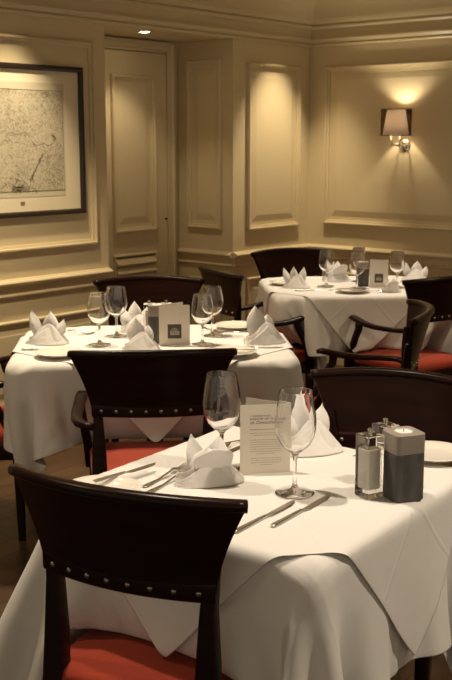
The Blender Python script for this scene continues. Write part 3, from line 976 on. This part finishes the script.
def text_mesh(body, size, name, m, parent, mtx, font_shear=0, align='LEFT'):
    cu = bpy.data.curves.new('txt', 'FONT'); cu.body = body; cu.size = size; cu.align_x = align; cu.shear = font_shear
    cu.extrude = .00008; cu.resolution_u = 3
    o = bpy.data.objects.new('txt', cu); COL.objects.link(o)
    bpy.context.view_layer.update()
    me = bpy.data.meshes.new_from_object(o.evaluated_get(bpy.context.evaluated_depsgraph_get()))
    bpy.data.objects.remove(o)
    me.name = name; me.transform(mtx); me.materials.clear(); me.materials.append(m)
    o = bpy.data.objects.new(name, me); COL.objects.link(o); o.parent = parent
    return o

def menu_card(p, q, h, back_ang, back_len, lab, style, hinge='q'):
    """bifold card: front leaf from p to q on the table; back leaf opens from the hinge"""
    p, q = Vector((*p, 0)), Vector((*q, 0))
    w = (q - p).length
    ang = math.atan2(q.y - p.y, q.x - p.x)
    t = thing('menu_card', (p.x, p.y, ZT), ang, lab, 'menu card', 'standing menu cards')
    th = .0005
    MB().box(0, w, -th, th, 0, h).build('front_leaf', M['card'], t)
    bk = MB().box(0, back_len, -th, th, 0, h)
    if hinge == 'q':
        mtx = Matrix.Translation((w, 0, 0)) @ Matrix.Rotation(PI - back_ang, 4, 'Z')
    else:
        mtx = Matrix.Rotation(back_ang, 4, 'Z')
    bk.v = [tuple(mtx @ Vector(v)) for v in bk.v]
    bk.build('back_leaf', M['card'], t)
    F = lambda x, z: Matrix.Translation((x, -th - .0002, z)) @ Matrix.Rotation(PI / 2, 4, 'X')
    if style == 'text':
        text_mesh('« Laissez-vous', .0088, 'printed_heading', M['ink'], t, F(.19 * w, h - .030), .3)
        text_mesh('emporter par la passion', .0088, 'printed_heading', M['ink'], t, F(.19 * w, h - .0375), .3)
        text_mesh('de Dewachter »', .0115, 'printed_heading', M['ink'], t, F(.19 * w, h - .048), .3)
        sp = MB(); rnd = random.Random(5)
        rows = [(.062, .20, .80, .0019), (.071, .20, .82, .0013), (.0765, .26, .78, .0013)]
        rows += [(.088 + .0058 * k, .20, .82, .0013) for k in range(6)] + [(.1225, .33, .70, .0013)]
        rows += [(.134 + .0057 * k, .21, .82, .0013) for k in range(3)] + [(.151, .40, .64, .0013)]
        for z, a, b_, hh in rows:
            x = a * w
            while x < b_ * w:
                l = min(rnd.uniform(.003, .010), b_ * w - x)
                sp.box(x, x + l, -th - .0003, -th - .0001, h - z - hh / 2, h - z + hh / 2)
                x += l + .0013
        sp.build('small_print', M['ink_soft'], t)
    else:
        c, z0, a = w * .5, h * .17, w * .225
        MB().box(c - a, c + a, -th - .0003, -th - .0001, z0, z0 + 2 * a * 1.05).build('logo_square', M['logo'], t)
        em = MB()
        y0, y1 = -th - .0006, -th - .0004
        zc = z0 + a * .55
        for k in range(4):
            x = c - a * .62 + k * a * .34
            em.box(x, x + a * .10, y0, y1, zc, zc + a * .55)
            em.box(x, x + a * .25, y0, y1, zc + a * .45, zc + a * .55)
            em.box(x + a * .16, x + a * .25, y0, y1, zc, zc + a * .5)
        em.box(c - a * .62, c + a * .66, y0, y1, zc - a * .02, zc + a * .06)
        for k in range(5):
            an = PI * (.15 + .7 * k / 4)
            em.box(c + a * .42 * math.cos(an) - a * .04, c + a * .42 * math.cos(an) + a * .04, y0, y1, zc + a * .62, zc + a * (.62 + .42 * math.sin(an)))
        em.build('logo_emblem', M['logo_mark'], t)
    return t

# ---- near table
g1 = wine_glass(-4.201, -3.033, .243, 'large wine glass standing in front of the printed menu')
def glass(x, y, h, lab):
    c = copy_tree(g1); c.location = (x, y, ZT); k = h / .243; c.scale = (k, k, k) if h > .23 else (k * 1.12, k * 1.12, k * .98)
    return tag(c, lab, 'wine glass', 'wine glasses on the tables')
glass(-4.168, -2.783, .241, 'large wine glass behind the drooping napkin, beside the printed menu')
menu_card((-4.175, -2.847), (-4.083, -2.930), .173, rad(38), .124, 'cream menu card with printed text standing on the table closest to the camera', 'text')
napkin(-4.262, -2.820, rad(-38), 'crumpled white napkin with a drooping petal, beside the forks and printed menu', 4, 1.0)
napkin(-3.905, -2.855, rad(-35), 'tall pointed white napkin behind the large wine glass and left of the salt mill', 0, 1.06)
grinder(-4.105, -3.172, rad(-18), 'salt', 'clear square mill full of white salt, in front of its twin')
grinder(-4.008, -3.152, rad(-18), 'pepper', 'clear square mill half hidden behind the salt mill and candle block')
candle_block(-4.060, -3.232, rad(-28), 'grey slate candle block with frosted top on the table closest to the camera')
side_plate(-3.745, -3.135, 'white side plate behind the slate candle block, cut by the picture edge')
side_plate(-4.495, -2.70, 'white side plate mostly hidden by the armless chair back')
T1K = 'cutlery on the near table'
table_knife(-4.362, -3.078, rad(5), .245, 'steel knife nearer the wine glass, of the two on the table edge', T1K)
table_knife(-4.282, -3.116, rad(5), .25, 'steel knife nearer the table corner, of the pair in front of the mills', T1K)
table_knife(-4.385, -2.668, rad(-3), .20, 'small butter knife lying across the half hidden side plate', T1K, .0172)
table_fork(-4.300, -2.722, rad(10), .20, 'fork nearer the butter knife, of two beside the crumpled napkin', T1K)
table_fork(-4.318, -2.758, rad(10), .21, 'fork touching the crumpled napkin beside the printed menu', T1K)
table_fork(-3.785, -2.985, rad(184), .20, 'fork tip showing beside the salt mill, nearer the tall napkin', T1K)
table_fork(-3.800, -3.025, rad(184), .20, 'fork tip showing beside the salt mill, nearer the candle block', T1K)
table_knife(-3.985, -2.700, rad(186), .23, 'knife behind the printed menu and the left wine glass', T1K)
table_fork(-3.985, -2.668, rad(186), .20, 'small fork behind the left wine glass at the table edge', T1K)

# ---- middle table
def A(a, b): return ab(a, b)[:2]
glass(*A(-1.281, -3.076), .212, 'farther wine glass of the pair beside the fan napkin, dark chair behind')
glass(*A(-1.345, -3.262), .212, 'wine glass at the edge of the pair nearest the framed map')
glass(*A(-.935, -3.285), .206, 'wine glass closest to the logo menu on the middle table')
glass(*A(-.884, -3.100), .212, 'wine glass catching a red glint, farther one beside the middle menu')
napkin(*A(-1.555, -3.215), rad(-55), 'fan napkin with thin leaning point, alone at the wall end of the middle table', 1)
napkin(*A(-.690, -3.270), rad(-30), 'broad single-pointed napkin at the end of the middle table beside two plates', 2, 1.05)
napkin(*A(-1.180, -3.375), rad(-60), 'rounded napkin in front of the candle block, partly behind the studded chair', 2, .88)
napkin(*A(-1.195, -2.985), rad(-45), 'narrow white napkin peeking out behind the candle block on the middle table', 0, .95)
candle_block(*A(-1.115, -3.225), rad(-45), 'candle block with clear mill tops behind it on the middle table', .036)
grinder(*A(-1.145, -3.150), rad(-45), 'salt', 'clear mill behind the candle block, nearer the two-glass pair, middle table')
grinder(*A(-1.075, -3.145), rad(-45), 'pepper', 'clear mill behind the candle block, nearer the logo menu, middle table')
menu_card(A(-1.108, -3.300), A(-.986, -3.300), .162, rad(40), .127, 'cream menu card with dark square logo on the middle table', 'logo', 'p')
side_plate(*A(-1.490, -3.475), 'white side plate at the front edge of the middle table, near the fan napkin')
side_plate(*A(-.830, -3.505), 'white side plate with knife, in front of the broad napkin')
side_plate(*A(-.770, -2.930), 'white side plate behind the broad napkin and wine glasses')
T2K = 'cutlery on the middle table'
table_knife(*A(-1.535, -3.345), rad(-42), .22, 'knife along the front of the fan napkin on the middle table', T2K)
table_fork(*A(-1.470, -3.045), rad(-30), .2, 'fork behind the fan napkin, tines towards the wine glasses', T2K)
table_knife(*A(-1.46, -2.94), rad(-45), .2, 'thin knife at the far edge of the middle table, behind the fan napkin', T2K)
table_knife(*A(-.735, -3.372), rad(-50), .23, 'knife in front of the broad napkin, pointing past the side plate', T2K)
table_fork(*A(-.835, -3.395), rad(-45), .2, 'fork beside the front plate below the broad napkin', T2K)
table_knife(*A(-.835, -3.500), rad(-50), .18, 'butter knife lying on the plate in front of the broad napkin', T2K, .0172)
table_fork(*A(-.880, -2.985), rad(-115), .2, 'fork beside the plate behind the wine glasses, middle table', T2K)
table_knife(*A(-.780, -3.020), rad(-45), .2, 'knife lying along the plate behind the broad napkin', T2K)

# ---- far table
glass(*A(-.145, -1.620), .207, 'wine glass glowing in front of the brightly lit napkin, far table')
glass(*A(-.006, -1.795), .207, 'wine glass standing behind the cutlery plate on the far table')
glass(*A(.075, -1.430), .200, 'wine glass mostly hidden behind the far table menu card')
glass(*A(.240, -1.690), .203, 'wine glass beside the far menu card on the lamp side')
napkin(*A(-.325, -1.670), rad(-48), 'three-pointed napkin at the front corner of the far table, below the chair against the wall', 3, .92)
napkin(*A(-.055, -1.400), rad(-20), 'brightly lit napkin behind the first glass on the far table', 4, 1.1)
napkin(*A(.165, -1.860), rad(-40), 'low white napkin in front of the far table menu card', 4, .68)
napkin(*A(.390, -1.500), rad(-60), 'two-pointed napkin below the wall lamp at the far end of the table', 1, .98)
menu_card(A(.085, -1.690), A(.190, -1.690), .152, rad(35), .11, 'cream menu card with small dark logo on the far table', 'logo', 'q')
candle_block(*A(.062, -1.610), rad(-45), 'dark candle block just showing beside the far menu card', .033, .88)
side_plate(*A(-.365, -1.530), 'white side plate behind the three-pointed napkin on the far table')
side_plate(*A(-.045, -1.870), 'white side plate with cutlery on the front edge of the far table')
T3K = 'cutlery on the far table'
table_knife(*A(-.240, -1.790), rad(-40), .22, 'knife in front of the three-pointed napkin, far table', T3K)
table_knife(*A(-.055, -1.870), rad(-30), .18, 'knife lying on the front plate of the far table', T3K, .0172)
table_fork(*A(.075, -1.865), rad(-75), .2, 'fork beside the front plate, below the far menu card', T3K)
table_knife(*A(-.35, -1.535), rad(-45), .18, 'knife on the plate behind the three-pointed napkin', T3K, .0172)

# ------------------------------------------------------------------ lights
WARM = (1, .80, .53)
SOFT = (1, .85, .66)
def spot(name, loc, target, power, cone, blend, size=.03, col=WARM):
    if name == 'table_spotlight': col = SOFT
    l = bpy.data.lights.new(name, 'SPOT'); l.energy = power; l.color = col
    l.spot_size = rad(cone); l.spot_blend = blend; l.shadow_soft_size = size
    o = bpy.data.objects.new(name, l); COL.objects.link(o); o.location = loc
    o.rotation_euler = (Vector(target) - Vector(loc)).to_track_quat('-Z', 'Y').to_euler()
    return o
spot('table_spotlight', (-4.30, -2.50, 2.54), (-4.12, -2.90, .75), 54, 56, .6, .035)
spot('table_spotlight', (*A(-1.20, -3.05), 2.54), (*A(-1.14, -3.21), .75), 62, 62, .7, .035)
spot('table_spotlight', (*A(-.02, -1.40), 2.54), (*A(.0, -1.50), .75), 70, 50, .7, .035)
spot('wall_downlight', (-.42, -.37, 2.54), (-.42, -.16, .9), 58, 60, .8, .03)
spot('wall_downlight', (-2.62, -.37, 2.54), (-2.62, -.16, .9), 62, 62, .8, .03)
spot('alcove_downlight', (-1.482, .132, 2.18), (-1.482, .16, 0), 8, 100, .6, .025)
spot('table_spotlight', (-3.75, -4.15, 2.54), (-4.12, -3.0, .75), 55, 50, .7, .035)
# unseen downlights added at the ceiling to fill the room and brighten the walls
for x, y, pw in ((-3.2, -.9, 58), (-1.2, -3.0, 58), (-5.2, -1.6, 24), (-2.6, -4.4, 32)):
    spot('room_fill_downlight', (x, y, 2.54), (x, y, 0), pw, 110, .8, .04)
w = bpy.data.worlds.new('room_ambience'); sc.world = w; w.use_nodes = True
w.node_tree.nodes['Background'].inputs['Color'].default_value = (1, .83, .62, 1)
w.node_tree.nodes['Background'].inputs['Strength'].default_value = .22

# ------------------------------------------------------------------ camera
cam = bpy.data.cameras.new('camera'); co = bpy.data.objects.new('camera', cam); COL.objects.link(co)
cam.sensor_fit = 'VERTICAL'; cam.sensor_height = 36; cam.sensor_width = 24
cam.lens = 36 * 1050 / 680
HEAD, PITCH = rad(40.5), math.atan(198 / 1050)
fw = Vector((math.cos(HEAD) * math.cos(PITCH), math.sin(HEAD) * math.cos(PITCH), -math.sin(PITCH)))
co.location = (-6.063, -4.415, 1.55)
co.rotation_euler = fw.to_track_quat('-Z', 'Y').to_euler()
cam.clip_start = .05
cam.dof.use_dof = True; cam.dof.focus_distance = 2.55; cam.dof.aperture_fstop = 13
sc.camera = co

vs = sc.view_settings
sc.display_settings.display_device = 'sRGB'
vs.view_transform = 'Standard'; vs.look = 'None'; vs.gamma = 1; vs.use_curve_mapping = False
vs.exposure = 1.0
cy = sc.cycles
cy.use_denoising = True
cy.max_bounces = 12; cy.transmission_bounces = 12; cy.transparent_max_bounces = 12; cy.diffuse_bounces = 5; cy.glossy_bounces = 5
cy.sample_clamp_indirect = 4
cy.caustics_refractive = True
